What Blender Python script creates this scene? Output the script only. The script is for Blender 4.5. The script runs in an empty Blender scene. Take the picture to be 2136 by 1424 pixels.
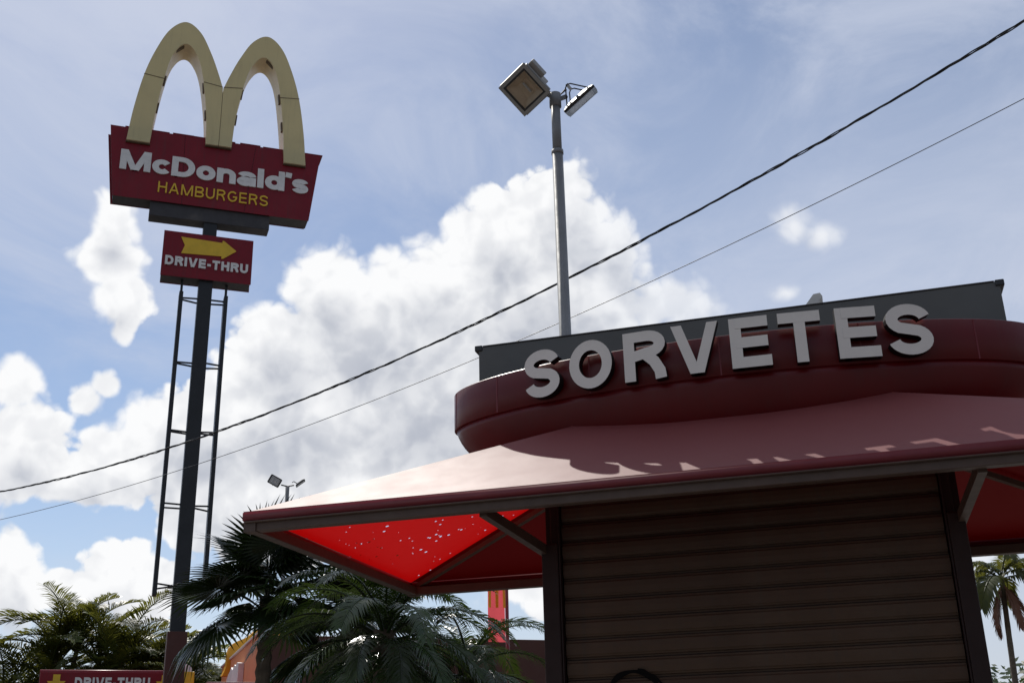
import bpy, bmesh, math, random
from mathutils import Vector, Matrix, Euler
R = math.radians
scene = bpy.context.scene
COL = scene.collection

# ------------------------------------------------------------------ camera
cam_d = bpy.data.cameras.new('camera'); cam = bpy.data.objects.new('camera', cam_d); COL.objects.link(cam)
right = Vector((0.9597, 0.2803, -0.0234)); fwd = Vector((-0.2533, 0.8971, 0.3619))
fwd.normalize(); right = (right - fwd*right.dot(fwd)).normalized(); up = right.cross(fwd)
cam.matrix_world = Matrix.Translation((0, 0, 1.6)) @ Matrix((right, up, -fwd)).transposed().to_4x4()
cam_d.sensor_width = 36.0; cam_d.lens = 40.0; cam_d.clip_start = 0.05; cam_d.clip_end = 6000
scene.camera = cam

# ------------------------------------------------------------------ light
SUN_AZ, SUN_EL = -36.0, 50.0            # degrees from +Y towards +X, elevation
sdir = Vector((math.sin(R(SUN_AZ))*math.cos(R(SUN_EL)), math.cos(R(SUN_AZ))*math.cos(R(SUN_EL)), math.sin(R(SUN_EL))))
sun_d = bpy.data.lights.new('sun', 'SUN'); sun_d.energy = 4.2; sun_d.angle = R(0.55); sun_d.color = (1.0, 0.955, 0.88)
sun = bpy.data.objects.new('sun', sun_d); COL.objects.link(sun)
sun.rotation_euler = (-sdir).to_track_quat('-Z', 'Y').to_euler(); sun.location = (0, 0, 60)
scene.view_settings.view_transform = 'Standard'; scene.view_settings.look = 'None'
scene.view_settings.exposure = 0.0; scene.view_settings.gamma = 1.0
try: scene.cycles.max_bounces = 8; scene.cycles.transparent_max_bounces = 12
except Exception: pass

# ------------------------------------------------------------------ sky
world = bpy.data.worlds.new('World'); scene.world = world; world.use_nodes = True
class G:
    """tiny expression builder for a node tree"""
    def __init__(s, nt): s.nt = nt
    def node(s, t, **k):
        n = s.nt.nodes.new(t)
        for a, b in k.items(): setattr(n, a, b)
        return n
    def put(s, sock, v):
        if isinstance(v, E): s.nt.links.new(v.o, sock)
        elif isinstance(v, bpy.types.NodeSocket): s.nt.links.new(v, sock)
        else: sock.default_value = v
    def math(s, op, *a, clamp=False):
        n = s.node('ShaderNodeMath', operation=op, use_clamp=clamp)
        for i, v in enumerate(a): s.put(n.inputs[i], v)
        return E(s, n.outputs[0])
    def vmath(s, op, *a, out=0):
        n = s.node('ShaderNodeVectorMath', operation=op)
        for i, v in enumerate(a): s.put(n.inputs[i], v)
        return E(s, n.outputs[out])
    def smooth(s, v, a, b, c=0.0, d=1.0):
        n = s.node('ShaderNodeMapRange', interpolation_type='SMOOTHSTEP')
        s.put(n.inputs[0], v)
        for i, q in enumerate((a, b, c, d)): n.inputs[i+1].default_value = q
        return E(s, n.outputs[0])
    def lin(s, v, a, b, c=0.0, d=1.0):
        n = s.node('ShaderNodeMapRange'); s.put(n.inputs[0], v)
        for i, q in enumerate((a, b, c, d)): n.inputs[i+1].default_value = q
        return E(s, n.outputs[0])
    def noise(s, vec, scale, detail=4, rough=.55, dist=0.0, dim='3D'):
        n = s.node('ShaderNodeTexNoise', noise_dimensions=dim); s.put(n.inputs['Vector'], vec)
        n.inputs['Scale'].default_value = scale; n.inputs['Detail'].default_value = detail
        n.inputs['Roughness'].default_value = rough; n.inputs['Distortion'].default_value = dist
        return E(s, n.outputs[0])
    def voronoi(s, vec, scale, feature='F1', detail=0, rough=.5, out='Distance', rand=1.0):
        n = s.node('ShaderNodeTexVoronoi', feature=feature); s.put(n.inputs['Vector'], vec)
        n.inputs['Scale'].default_value = scale; n.inputs['Detail'].default_value = detail; n.inputs['Roughness'].default_value = rough
        n.inputs['Randomness'].default_value = rand
        return E(s, n.outputs[out])
    def mix(s, f, a, b):
        n = s.node('ShaderNodeMix', data_type='RGBA'); s.put(n.inputs[0], f)
        s.put(n.inputs[6], a); s.put(n.inputs[7], b)
        return E(s, n.outputs[2])
class E:
    def __init__(s, g, o): s.g = g; s.o = o
    def __add__(s, b): return s.g.math('ADD', s, b)
    def __radd__(s, b): return s.g.math('ADD', b, s)
    def __sub__(s, b): return s.g.math('SUBTRACT', s, b)
    def __rsub__(s, b): return s.g.math('SUBTRACT', b, s)
    def __mul__(s, b): return s.g.math('MULTIPLY', s, b)
    def __rmul__(s, b): return s.g.math('MULTIPLY', b, s)
    def max(s, b): return s.g.math('MAXIMUM', s, b)

# cumulus masses of this sky: azimuth, elevation, half-width, half-height in degrees
CUMULUS = [(-12.8, 26.9, 3.4, 2.7), (-16.6, 25.9, 2.8, 2.5), (-10.3, 25.6, 2.0, 2.1), (-20.6, 23.7, 3.9, 2.6),
 (-25.6, 23.5, 2.7, 2.5), (-22.7, 21.3, 6.1, 3.4), (-27.9, 20.6, 3.2, 2.4), (-14.9, 22.7, 6.5, 3.6), (-31.8, 16.4, 3.3, 2.5),
 (-27.5, 17.1, 5.6, 2.8), (-20.1, 17.9, 7.5, 3.6), (-22.3, 14.4, 4.2, 1.1), (-39.7, 15.4, 2.3, 1.9),
 (-36.5, 14.9, 1.6, 1.6), (-40.7, 18.0, 1.1, 1.1), (-37.4, 17.5, 0.8, 0.8), (-36.6, 18.3, 0.6, 0.5), (-38.2, 13.8, 4.0, 1.2),
 (-33.7, 15.0, 2.3, 1.4), (-36.9, 26.0, 1.2, 1.3), (-37.1, 24.1, 2.0, 1.1), (-36.2, 22.7, 1.4, 1.2), (-35.9, 21.4, 0.5, 0.7),
 (-35.3, 9.8, 1.8, 1.4), (-37.0, 8.9, 1.7, 1.1), (-33.6, 8.9, 1.7, 1.3), (-39.6, 9.3, 1.4, 2.3), (-28.2, 11.7, 3.5, 1.8),
 (-31.4, 12.3, 2.0, 1.6), (-0.2, 25.8, 1.2, 1.2), (1.2, 25.2, 1.5, 0.9), (-1.0, 22.6, 1.3, 0.7), (-6.6, 22.5, 2.8, 1.4),
 (-24.5, 14.4, 6.2, 1.9), (-29.0, 13.6, 5.2, 1.7), (-18.5, 15.3, 5.2, 2.2), (-13.0, 9.0, 5.0, 1.6), (4.0, 9.5, 6.0, 1.5)]

def build_density_group(full):
    gt = bpy.data.node_groups.new('cumulus_density', 'ShaderNodeTree')
    gt.interface.new_socket('Vector', in_out='INPUT', socket_type='NodeSocketVector')
    gt.interface.new_socket('Density', in_out='OUTPUT', socket_type='NodeSocketFloat')
    gi = gt.nodes.new('NodeGroupInput'); go = gt.nodes.new('NodeGroupOutput'); g = G(gt)
    v = E(g, gi.outputs[0])
    sep = g.node('ShaderNodeSeparateXYZ'); g.put(sep.inputs[0], v)
    x, y, z = (E(g, sep.outputs[i]) for i in range(3))
    az = g.math('ARCTAN2', x, y)*57.2958
    el = g.math('ARCSINE', z)*57.2958
    cb = g.node('ShaderNodeCombineXYZ'); g.put(cb.inputs[0], az); g.put(cb.inputs[1], el)
    p = E(g, cb.outputs[0])
    d = None
    for a, e, ra, re in CUMULUS:
        if not full and min(ra, re) < 1.15: continue
        q = g.vmath('MULTIPLY_ADD', p, (1/ra, 1/re, 0), (-a/ra, -e/re, 0))
        r = g.vmath('LENGTH', q, out=1)
        k = min(1.0, 0.45 + 0.16*min(ra, re))
        c = g.math('MULTIPLY_ADD', r, -k, k)
        d = c if d is None else g.math('SMOOTH_MAX', d, c, 0.12)
    # the same kind of broken cumulus all round the rest of the sky
    flat = g.vmath('MULTIPLY', v, (1, 1, 1.9))
    gen = g.noise(flat, 3.2, 3, .5)
    low = g.smooth(el, 2.0, 34.0, 0.06, -0.10)
    away = g.smooth(g.math('ABSOLUTE', az + 15.5), 27.0, 38.0)
    high = g.smooth(el, 36.0, 46.0)
    gen = (gen - 0.50 + low)*3.0 - 3.0*(1.0 - g.math('MAXIMUM', away, high))
    d = d.max(gen)
    d = d + 0.17
    g.put(go.inputs[0], d)
    return gt

def build_detail_group():
    gt = bpy.data.node_groups.new('cumulus_detail', 'ShaderNodeTree')
    gt.interface.new_socket('Vector', in_out='INPUT', socket_type='NodeSocketVector')
    gt.interface.new_socket('Detail', in_out='OUTPUT', socket_type='NodeSocketFloat')
    gi = gt.nodes.new('NodeGroupInput'); go = gt.nodes.new('NodeGroupOutput'); g = G(gt); v = E(g, gi.outputs[0])
    n1 = g.noise(v, 8.0, 9, .60)
    wn = g.node('ShaderNodeTexNoise'); g.put(wn.inputs['Vector'], v); wn.inputs['Scale'].default_value = 19.0; wn.inputs['Detail'].default_value = 3
    wv = g.vmath('MULTIPLY', g.vmath('SUBTRACT', wn.outputs[1], (.5, .5, .5)), (.060, .060, .060))
    w = g.vmath('ADD', g.vmath('ADD', v, wv), (0.31, 0.17, 0.53))
    d = (n1 - 0.5)*1.30 + (0.45 - g.voronoi(w, 23.0, 'F1'))*0.44 + (0.45 - g.voronoi(w, 58.0, 'F1'))*0.28
    g.put(go.inputs[0], d)
    return gt

def build_world():
    nt = world.node_tree; nt.nodes.clear(); g = G(nt)
    tc = g.node('ShaderNodeTexCoord'); v = g.vmath('NORMALIZE', tc.outputs['Generated'])
    sky = g.node('ShaderNodeTexSky', sky_type='NISHITA'); sky.sun_disc = False
    sky.sun_elevation = R(SUN_EL); sky.sun_rotation = R(SUN_AZ); sky.altitude = 600; sky.air_density = 1.0; sky.dust_density = 0.7; sky.ozone_density = 2.0
    dg = {k: build_density_group(k) for k in (True, False)}
    def dens(vec, full):
        n = nt.nodes.new('ShaderNodeGroup'); n.node_tree = dg[full]; g.put(n.inputs[0], vec); return E(g, n.outputs[0])
    sepv = g.node('ShaderNodeSeparateXYZ'); g.put(sepv.inputs[0], v); vx, z = E(g, sepv.outputs[0]), E(g, sepv.outputs[2])
    det = build_detail_group()
    def detail(vec):
        n = nt.nodes.new('ShaderNodeGroup'); n.node_tree = det; g.put(n.inputs[0], vec); return E(g, n.outputs[0])
    k0 = detail(v); d0 = dens(v, True) + k0
    lit = (sdir + Vector((0, 0, .35))).normalized()*0.040
    k1 = detail(g.vmath('ADD', v, tuple(lit*0.42)))
    d1 = dens(g.vmath('NORMALIZE', g.vmath('ADD', v, tuple(lit))), False)
    thin = g.smooth(vx, -0.22, -0.08)          # the cloud thins out to wisps towards the east
    soft = g.noise(v, 5.0, 2, .5)              # crisp heads here, frayed edges there
    mask = g.smooth(g.math('DIVIDE', d0 - thin*0.12, 0.11 + thin*0.30 + g.smooth(soft, .42, .62, 0, .22)), -0.12, 1.0)*(1.0 - thin*0.25)
    body = g.smooth(d1 + k1*0.45, 0.05, 1.12)
    # cauliflower relief: lobes facing the light are bright, the creases behind them grey
    relief = g.smooth(k1 - k0, -0.22, 0.26, -0.13, 0.17)
    shade = g.math('ADD', body*0.76 + 0.03, relief, clamp=True)
    S = 10.0
    cloud0 = g.mix(shade, (.97*S, .975*S, .985*S, 1), (.47*S, .50*S, .575*S, 1))
    # thin high veil drawn out in streaks
    wv = g.vmath('MULTIPLY', g.vmath('ADD', v, g.vmath('MULTIPLY', v, (0.35, -0.2, 0))), (1.0, 1.0, 2.4))
    veil = g.noise(wv, 2.9, 7, .62, .9)
    vm = g.smooth(veil + z*0.45, 0.50, 0.98, 0.04, 0.74)
    vm = g.math('ADD', vm, g.smooth(vx, -0.30, 0.05)*g.smooth(z + (veil - .5)*.35, .56, .36)*0.50, clamp=True)      # layered haze spreading to the east
    ca = g.vmath('DOT_PRODUCT', v, tuple(sdir), out=1)          # thin cloud scatters forward: brighter round the sun
    ph = g.smooth(ca, -0.6, 0.80, 0.26, 1.0)
    def lit_col(c):
        n = g.node('ShaderNodeVectorMath', operation='SCALE'); n.inputs[0].default_value = c; g.put(n.inputs[3], ph); return n.outputs[0]
    base = g.mix(vm, sky.outputs[0], lit_col((.60*S, .65*S, .78*S)))
    haze = g.smooth(z, 0.0, 0.27, .80, 0.0)
    base = g.mix(haze, base, lit_col((.66*S, .70*S, .78*S)))
    ph2 = g.smooth(ca, -0.6, 0.70, 0.55, 1.0)
    cs = g.node('ShaderNodeVectorMath', operation='SCALE'); g.put(cs.inputs[0], cloud0); g.put(cs.inputs[3], ph2)
    col = g.mix(mask, base, cs.outputs[0])
    bg = g.node('ShaderNodeBackground'); bg.inputs[1].default_value = 0.1
    g.put(bg.inputs[0], col)
    out = g.node('ShaderNodeOutputWorld'); nt.links.new(bg.outputs[0], out.inputs[0])
build_world()
try:
    world.cycles.sampling_method = 'MANUAL'; world.cycles.sample_map_resolution = 512
except Exception: pass

# ------------------------------------------------------------------ helpers
rnd = random.Random(7)
def link(o, parent=None):
    COL.objects.link(o)
    if parent is not None: o.parent = parent
    return o
def obj(name, bm, mats, parent=None, smooth=False):
    me = bpy.data.meshes.new(name); bm.normal_update(); bm.to_mesh(me); bm.free()
    if not isinstance(mats, (list, tuple)): mats = [mats]
    for m in mats: me.materials.append(m)
    if smooth:
        for p in me.polygons: p.use_smooth = True
    return link(bpy.data.objects.new(name, me), parent)
def inst(name, me, parent=None, loc=(0, 0, 0), rot=(0, 0, 0), sc=1.0):
    o = bpy.data.objects.new(name, me); o.location = loc; o.rotation_euler = rot
    o.scale = (sc, sc, sc) if isinstance(sc, (int, float)) else sc
    return link(o, parent)
def tag(o, label, cat, group=None, kind=None):
    if label: o['label'] = label
    if cat: o['category'] = cat
    if group: o['group'] = group
    if kind: o['kind'] = kind
    return o
def thing(name, label, cat, loc=(0, 0, 0), rz=0.0, group=None):
    o = bpy.data.objects.new(name, None); o.empty_display_size = 0.2; o.location = loc; o.rotation_euler = (0, 0, rz)
    link(o); return tag(o, label, cat, group)
def box(bm, x0, x1, y0, y1, z0, z1, mi=0):
    v = [bm.verts.new((x, y, z)) for x in (x0, x1) for y in (y0, y1) for z in (z0, z1)]
    for f in ((0, 1, 3, 2), (4, 6, 7, 5), (0, 4, 5, 1), (2, 3, 7, 6), (0, 2, 6, 4), (1, 5, 7, 3)):
        bm.faces.new([v[i] for i in f]).material_index = mi
    return v
def bbox(x0, x1, y0, y1, z0, z1, bev=0.0, seg=2):
    bm = bmesh.new(); box(bm, x0, x1, y0, y1, z0, z1)
    bmesh.ops.recalc_face_normals(bm, faces=bm.faces)
    if bev: bmesh.ops.bevel(bm, geom=bm.edges[:], offset=bev, segments=seg, affect='EDGES', profile=0.5)
    return bm
def beam(bm, p, q, w, h, upv=(0, 0, 1)):
    p, q = Vector(p), Vector(q); d = (q - p).normalized(); s = d.cross(Vector(upv)).normalized(); u = s.cross(d)
    vs = []
    for c in (p, q):
        for a, b in ((-1, -1), (1, -1), (1, 1), (-1, 1)): vs.append(bm.verts.new(c + s*a*w/2 + u*b*h/2))
    for f in ((0, 1, 2, 3), (7, 6, 5, 4), (0, 4, 5, 1), (1, 5, 6, 2), (2, 6, 7, 3), (3, 7, 4, 0)): bm.faces.new([vs[i] for i in f])
def tube(bm, pts, rad, seg=10, cap=True):
    pts = [Vector(p) for p in pts]; rings = []
    n = Vector((1, 0, 0))
    for i, p in enumerate(pts):
        d = (pts[min(i+1, len(pts)-1)] - pts[max(i-1, 0)]).normalized()
        if i == 0:
            n = d.orthogonal().normalized()
        n = (n - d*n.dot(d)).normalized(); b = d.cross(n); r = rad[i] if isinstance(rad, (list, tuple)) else rad
        rings.append([bm.verts.new(p + (n*math.cos(t) + b*math.sin(t))*r) for t in [2*math.pi*k/seg for k in range(seg)]])
    for A, B in zip(rings, rings[1:]):
        for k in range(seg): bm.faces.new((A[k], A[(k+1) % seg], B[(k+1) % seg], B[k]))
    if cap: bm.faces.new(rings[0][::-1]); bm.faces.new(rings[-1])
def prism(poly, y0, y1):
    """polygon in x,z pulled along y"""
    bm = bmesh.new()
    A = [bm.verts.new((x, y0, z)) for x, z in poly]; B = [bm.verts.new((x, y1, z)) for x, z in poly]
    bm.faces.new(A); bm.faces.new(B[::-1]); n = len(A)
    for i in range(n): bm.faces.new((A[i], B[i], B[(i+1) % n], A[(i+1) % n]))
    bmesh.ops.recalc_face_normals(bm, faces=bm.faces)
    return bm

# ------------------------------------------------------------------ materials
def mat(name, col, rough=.5, metal=0.0, var=.12, scale=6.0, bump=0.0, bscale=60.0, spec=.5, coat=0.0, transl=0.0, tcol=None, streak=0.0, dirt=0.0, objrand=0.0, holes=False, outer=None, rvar=.07):
    m = bpy.data.materials.new(name); m.use_nodes = True; nt = m.node_tree; g = G(nt)
    b = nt.nodes['Principled BSDF']; out = nt.nodes['Material Output']
    tc = g.node('ShaderNodeTexCoord'); v = tc.outputs['Object']
    c = (*col, 1)
    f = g.noise(v, scale, 5, .6)
    k = g.lin(f, .25, .75, 1.0 - var, 1.0 + var)
    hs = g.node('ShaderNodeHueSaturation'); hs.inputs['Color'].default_value = c; g.put(hs.inputs['Value'], k)
    cc = E(g, hs.outputs[0])
    if objrand:
        oi = g.node('ShaderNodeObjectInfo'); h2 = g.node('ShaderNodeHueSaturation'); g.put(h2.inputs['Color'], cc)
        g.put(h2.inputs['Value'], g.lin(oi.outputs['Random'], 0, 1, 1-objrand, 1+objrand))
        g.put(h2.inputs['Hue'], g.lin(oi.outputs['Random'], 0, 1, .5-.03*objrand, .5+.05*objrand)); cc = E(g, h2.outputs[0])
    if streak:      # rain streaks running down
        sv = g.vmath('MULTIPLY', v, (14.0, 14.0, .8)); sn = g.noise(sv, 1.6, 4, .6)
        cc = g.mix(g.smooth(sn, .50, .78, 0, streak), cc, (.045, .04, .035, 1))
    if dirt:
        dn = g.noise(v, 2.3, 6, .65)
        cc = g.mix(g.smooth(dn, .48, .75, 0, dirt), cc, (.16, .14, .115, 1))
    if outer:       # weather side of the cloth has its own mottled colour, the inside keeps the base
        ge = g.node('ShaderNodeNewGeometry'); bl = g.noise(v, 1.4, 5, .6)
        oc = g.mix(g.lin(bl, .3, .7, 0, 1), (outer[0]*.95, outer[1]*.93, outer[2]*.93, 1), (outer[0]*1.04, outer[1]*1.06, outer[2]*1.06, 1))
        cc = g.mix(ge.outputs['Backfacing'], oc, cc)
    g.put(b.inputs['Base Color'], cc)
    rn = g.noise(v, scale*3, 3, .5); g.put(b.inputs['Roughness'], g.lin(rn, .3, .7, max(.02, rough-rvar), min(1, rough+rvar)))
    b.inputs['Metallic'].default_value = metal; b.inputs['Specular IOR Level'].default_value = spec; b.inputs['Coat Weight'].default_value = coat
    b.inputs['Coat Roughness'].default_value = .18
    if bump:
        bn = g.node('ShaderNodeBump'); bn.inputs['Strength'].default_value = bump; bn.inputs['Distance'].default_value = .01
        g.put(bn.inputs['Height'], g.noise(v, bscale, 4, .6)); nt.links.new(bn.outputs[0], b.inputs['Normal'])
    sh = b.outputs[0]
    if transl:
        t = g.node('ShaderNodeBsdfTranslucent'); t.inputs['Color'].default_value = (*(tcol or col), 1)
        mx = g.node('ShaderNodeMixShader'); mx.inputs[0].default_value = transl
        nt.links.new(sh, mx.inputs[1]); nt.links.new(t.outputs[0], mx.inputs[2]); sh = mx.outputs[0]
    if holes:       # pinholes worn through the cloth
        vd = g.voronoi(v, 26.0, 'F1'); vc = g.voronoi(v, 26.0, 'F1', out='Color')
        sx = g.node('ShaderNodeSeparateColor'); g.put(sx.inputs[0], vc)
        pn = g.noise(v, 1.7, 2, .5)
        size = g.lin(E(g, sx.outputs[0]) + (pn - .5)*1.0, .42, 1.10, 0.0, .26)
        hole = g.math('LESS_THAN', vd + (g.noise(v, 90, 2, .5) - .5)*.10, size)
        tr = g.node('ShaderNodeBsdfTransparent'); mx = g.node('ShaderNodeMixShader'); g.put(mx.inputs[0], hole)
        nt.links.new(sh, mx.inputs[1]); nt.links.new(tr.outputs[0], mx.inputs[2]); sh = mx.outputs[0]
    nt.links.new(sh, out.inputs[0])
    return m
M = dict(
 asphalt=mat('asphalt', (.075, .072, .068), .85, var=.25, scale=1.5, bump=.4, bscale=90),
 concrete=mat('concrete', (.30, .285, .26), .85, var=.15, scale=1.0, bump=.3, bscale=40, dirt=.4),
 cloth=mat('red_canopy_cloth', (.42, .010, .010), .62, var=.06, scale=2.5, bump=.03, bscale=12, spec=.60, rvar=.015, outer=(.19, .040, .039), transl=.06, tcol=(.80, .004, .004)),
 cloth_holes=mat('red_canopy_cloth_pinholed', (.42, .010, .010), .62, var=.06, scale=2.5, bump=.03, bscale=12, spec=.60, rvar=.015, outer=(.19, .040, .039), transl=.25, tcol=(.80, .003, .003), holes=True),
 cloth_dense=mat('red_canopy_cloth_dense', (.10, .001, .001), .6, var=.12, scale=2.5, spec=.2, rvar=.015, transl=.012, tcol=(.8, .004, .004), outer=(.19, .040, .039)),  # darker inside and less translucent than the other panels
 valance=mat('maroon_cloth_edge', (.16, .012, .018), .5, var=.15, scale=5),
 frame=mat('brown_painted_steel', (.082, .050, .037), .45, var=.18, scale=9, spec=.35),
 body=mat('dark_brown_paint', (.022, .010, .0085), .55, var=.18, scale=4, spec=.25),
 slat=mat('brown_shutter_paint', (.066, .037, .024), .6, var=.20, scale=3, streak=.4, dirt=.12, objrand=.14, spec=.2),
 paint_black=mat('black_spray_paint', (.006, .005, .005), .8, spec=.06),
 drum=mat('red_enamel_sheet', (.105, .003, .004), .38, var=.14, scale=3, spec=.34, streak=.12),
 grey_panel=mat('dark_grey_panel', (.098, .100, .097), .6, var=.14, scale=2.2, dirt=.15),
 letter_face=mat('off_white_letter_face', (.76, .70, .635), .5, var=.06, scale=6, dirt=.28),
 letter_side=mat('black_letter_side', (.014, .011, .011), .5, spec=.25),
 plastic_white=mat('weathered_white_plastic', (.62, .61, .58), .5, dirt=.2),
 sign_red=mat('sign_red_acrylic', (.21, .005, .014), .40, var=.14, scale=2.4, spec=.35, streak=.3, dirt=.06),
 sign_dark=mat('dark_sign_casing', (.045, .042, .045), .6, var=.2, dirt=.35),
 arch=mat('pale_yellow_acrylic', (.78, .68, .37), .40, var=.06, scale=1.8, transl=.20, tcol=(.85, .74, .40), streak=.10, dirt=.10),
 arch_inside=mat('cream_arch_return', (.78, .66, .42), .5, var=.08, dirt=.2),
 seam=mat('brown_seam', (.13, .09, .05), .6),
 yellow=mat('sign_yellow', (.78, .50, .03), .45, dirt=.12),
 white=mat('sign_white', (.78, .76, .73), .5, dirt=.25),
 pole_dark=mat('black_pole_paint', (.022, .024, .027), .42, var=.2, spec=.4, streak=.1),
 pole_red=mat('red_brown_cladding', (.075, .018, .012), .5, dirt=.1),
 galv=mat('galvanised_steel', (.21, .215, .22), .55, metal=.2, var=.14, scale=5, streak=.2),
 lamp_grey=mat('lamp_housing_grey', (.30, .29, .27), .5, metal=.2, dirt=.3),
 lamp_black=mat('lamp_black', (.02, .02, .022), .4),
 reflector=mat('lamp_reflector', (.74, .60, .43), .4, metal=.1, var=.12, scale=9),
 lens=mat('lamp_white_lens', (.88, .89, .90), .25, transl=.55, tcol=(.95, .95, .95)),
 cable=mat('black_cable', (.018, .018, .018), .45),
 wire=mat('grey_wire', (.07, .07, .075), .5),
 palm_leaf=mat('palm_leaf', (.026, .046, .010), .22, var=.3, scale=5, spec=.40, transl=.14, tcol=(.08, .13, .015), objrand=.4),
 fan_leaf=mat('fan_palm_leaf', (.014, .025, .007), .30, var=.3, scale=5, spec=.22, transl=.08, tcol=(.05, .08, .012), objrand=.3),
 areca_leaf=mat('areca_leaf', (.052, .066, .014), .42, var=.4, scale=2, transl=.28, spec=.22, tcol=(.20, .20, .03), objrand=.5),
 dead_leaf=mat('dead_palm_leaf', (.20, .085, .05), .7, var=.3),
 trunk=mat('palm_trunk', (.11, .085, .06), .85, var=.35, scale=14, bump=.8, bscale=30),
 leaf=mat('broad_leaf', (.040, .065, .020), .5, var=.35, transl=.15, tcol=(.1, .16, .03)),
 bark=mat('bark', (.09, .07, .05), .9, var=.3, bump=.6),
 terracotta=mat('terracotta_render', (.70, .26, .11), .75, var=.08, scale=1.5, bump=.15, bscale=80, dirt=.06),
 terracotta_shaded=mat('shaded_terracotta_render', (.085, .028, .018), .7, var=.1, scale=1.5, bump=.12, bscale=80, dirt=.06),  # terracotta with the shade of the front wall put into its colour
 pale=mat('pale_render', (.55, .54, .52), .7, dirt=.35),
 trim=mat('pale_trim', (.60, .55, .50), .6),
 roof_yellow=mat('yellow_roof_arch', (.72, .36, .02), .45),
 awning_red=mat('dark_red_awning', (.22, .02, .05), .6),
 banner=mat('red_banner_cloth', (.60, .06, .08), .7, transl=.45, tcol=(.85, .12, .14)),
 banner_yellow=mat('banner_yellow', (.78, .48, .03), .6, transl=.35, tcol=(.8, .5, .03)),
)

# stroke letters: centre lines in a cell of cap height 1, drawn with a flat pen
def arc(cx, cy, rx, ry, a0, a1, n=14): return [(cx + rx*math.cos(R(a0+(a1-a0)*i/n)), cy + ry*math.sin(R(a0+(a1-a0)*i/n))) for i in range(n+1)]
def strokes(ch, t):
    """-> (advance width, list of (polyline, closed)) for pen width t"""
    h = t/2; X = .5                                   # x: see below, x-height for small letters
    xh = .74
    if ch == 'S' or ch == 's':
        H_, w = (1.0, .80) if ch == 'S' else (xh, .62)
        rx = w/2-h; ry = (H_-t)/4; c = w/2
        p = arc(c, H_-h-ry, rx, ry, 12, 90, 7) + arc(c, H_-h-ry, rx, ry, 90, 235, 10)[1:] + arc(c, h+ry, rx, ry, 55, -90, 11) + arc(c, h+ry, rx, ry, -90, -168, 7)[1:]
        return w, [(p, False)]
    if ch == 'O': return .92, [(arc(.46, .5, .46-h, .5-h, 0, 360, 36)[:-1], True)]
    if ch == 'o': return .70, [(arc(.35, xh/2, .35-h, xh/2-h, 0, 360, 28)[:-1], True)]
    if ch == 'c': return .64, [(arc(.35, xh/2, .35-h, xh/2-h, 38, 322, 24), False)]
    if ch == 'E': return .72, [([(h, 0), (h, 1)], False), ([(h, h), (.72, h)], False), ([(h, .5), (.68, .5)], False), ([(h, 1-h), (.70, 1-h)], False)]
    if ch == 'T': return .78, [([(.39, 0), (.39, 1)], False), ([(0, 1-h), (.78, 1-h)], False)]
    if ch == 'I': return t, [([(h, 0), (h, 1)], False)]
    if ch == 'l': return t, [([(h, 0), (h, 1)], False)]
    if ch == '-': return .36, [([(0, .42), (.36, .42)], False)]
    if ch == "'": return t*.8, [([(t*.45, 1), (t*.32, .74)], False)]
    if ch == 'V': return .90, [([(h*.9, 1.0), (.45-h*.30, 0)], False), ([(.45+h*.30, 0), (.90-h*.9, 1.0)], False)]
    if ch == 'H': return .82, [([(h, 0), (h, 1)], False), ([(.82-h, 0), (.82-h, 1)], False), ([(h, .52), (.82-h, .52)], False)]
    if ch == 'U': return .82, [([(h, 1)] + arc(.41, .40, .41-h, .40-h, 180, 360, 16) + [(.82-h, 1)], False)]
    if ch == 'D': return .84, [([(h, 0), (h, 1)], False), ([(h, 1-h)] + arc(.38, .5, .46-h, .5-h, 90, -90, 18) + [(h, h)], False)]
    if ch in 'RB':
        b = [([(h, 0), (h, 1)], False), ([(h, 1-h)] + arc(.46, .74-h*.16, .30-h*.55, .26-h*.84, 90, -90, 12) + [(h, .48)], False)]
        if ch == 'R': return .82, b + [([(.44, .50)] + [(.62-h*.4, .36), (.70-h*.2, .16), (.78-h*.8, 0)], False)]
        return .80, b + [([(h, .48)] + arc(.46, .24+h*.3, .33-h*.55, .24-h*.7, 90, -90, 12) + [(h, h)], False)]
    if ch == 'A': return .90, [([(h*.9, 0), (.45-h*.1, 1.0)], False), ([(.45+h*.1, 1.0), (.90-h*.9, 0)], False), ([(.18, .32), (.72, .32)], False)]
    if ch == 'G': return .90, [(arc(.46, .5, .46-h, .5-h, 42, 345, 26) + [(.90-h, .46)], False), ([(.50, .46), (.90, .46)], False)]
    if ch == 'M': return 1.08, [([(h, 0), (h, 1)], False), ([(1.08-h, 0), (1.08-h, 1)], False), ([(h*1.2, 1), (.54-h*.2, 0)], False), ([(.54+h*.2, 0), (1.08-h*1.2, 1)], False)]
    if ch == 'n': return .70, [([(h, 0), (h, xh)], False), (arc(.35, xh-.33, .35-h, .33-h, 165, 0, 12) + [(.70-h, 0)], False)]
    if ch == 'a': return .70, [([(.70-h, 0), (.70-h, xh*.6)], False), (arc(.35, xh-.26, .35-h, .26-h, 0, 165, 12), False), (arc(.30, .22, .30-h*.95, .22-h*.85, 0, 360, 20)[:-1], True)]
    if ch == 'd': return .74, [([(.74-h, 0), (.74-h, 1)], False), (arc(.35, xh/2, .35-h, xh/2-h, 0, 360, 28)[:-1], True)]
    raise KeyError(ch)
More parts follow.
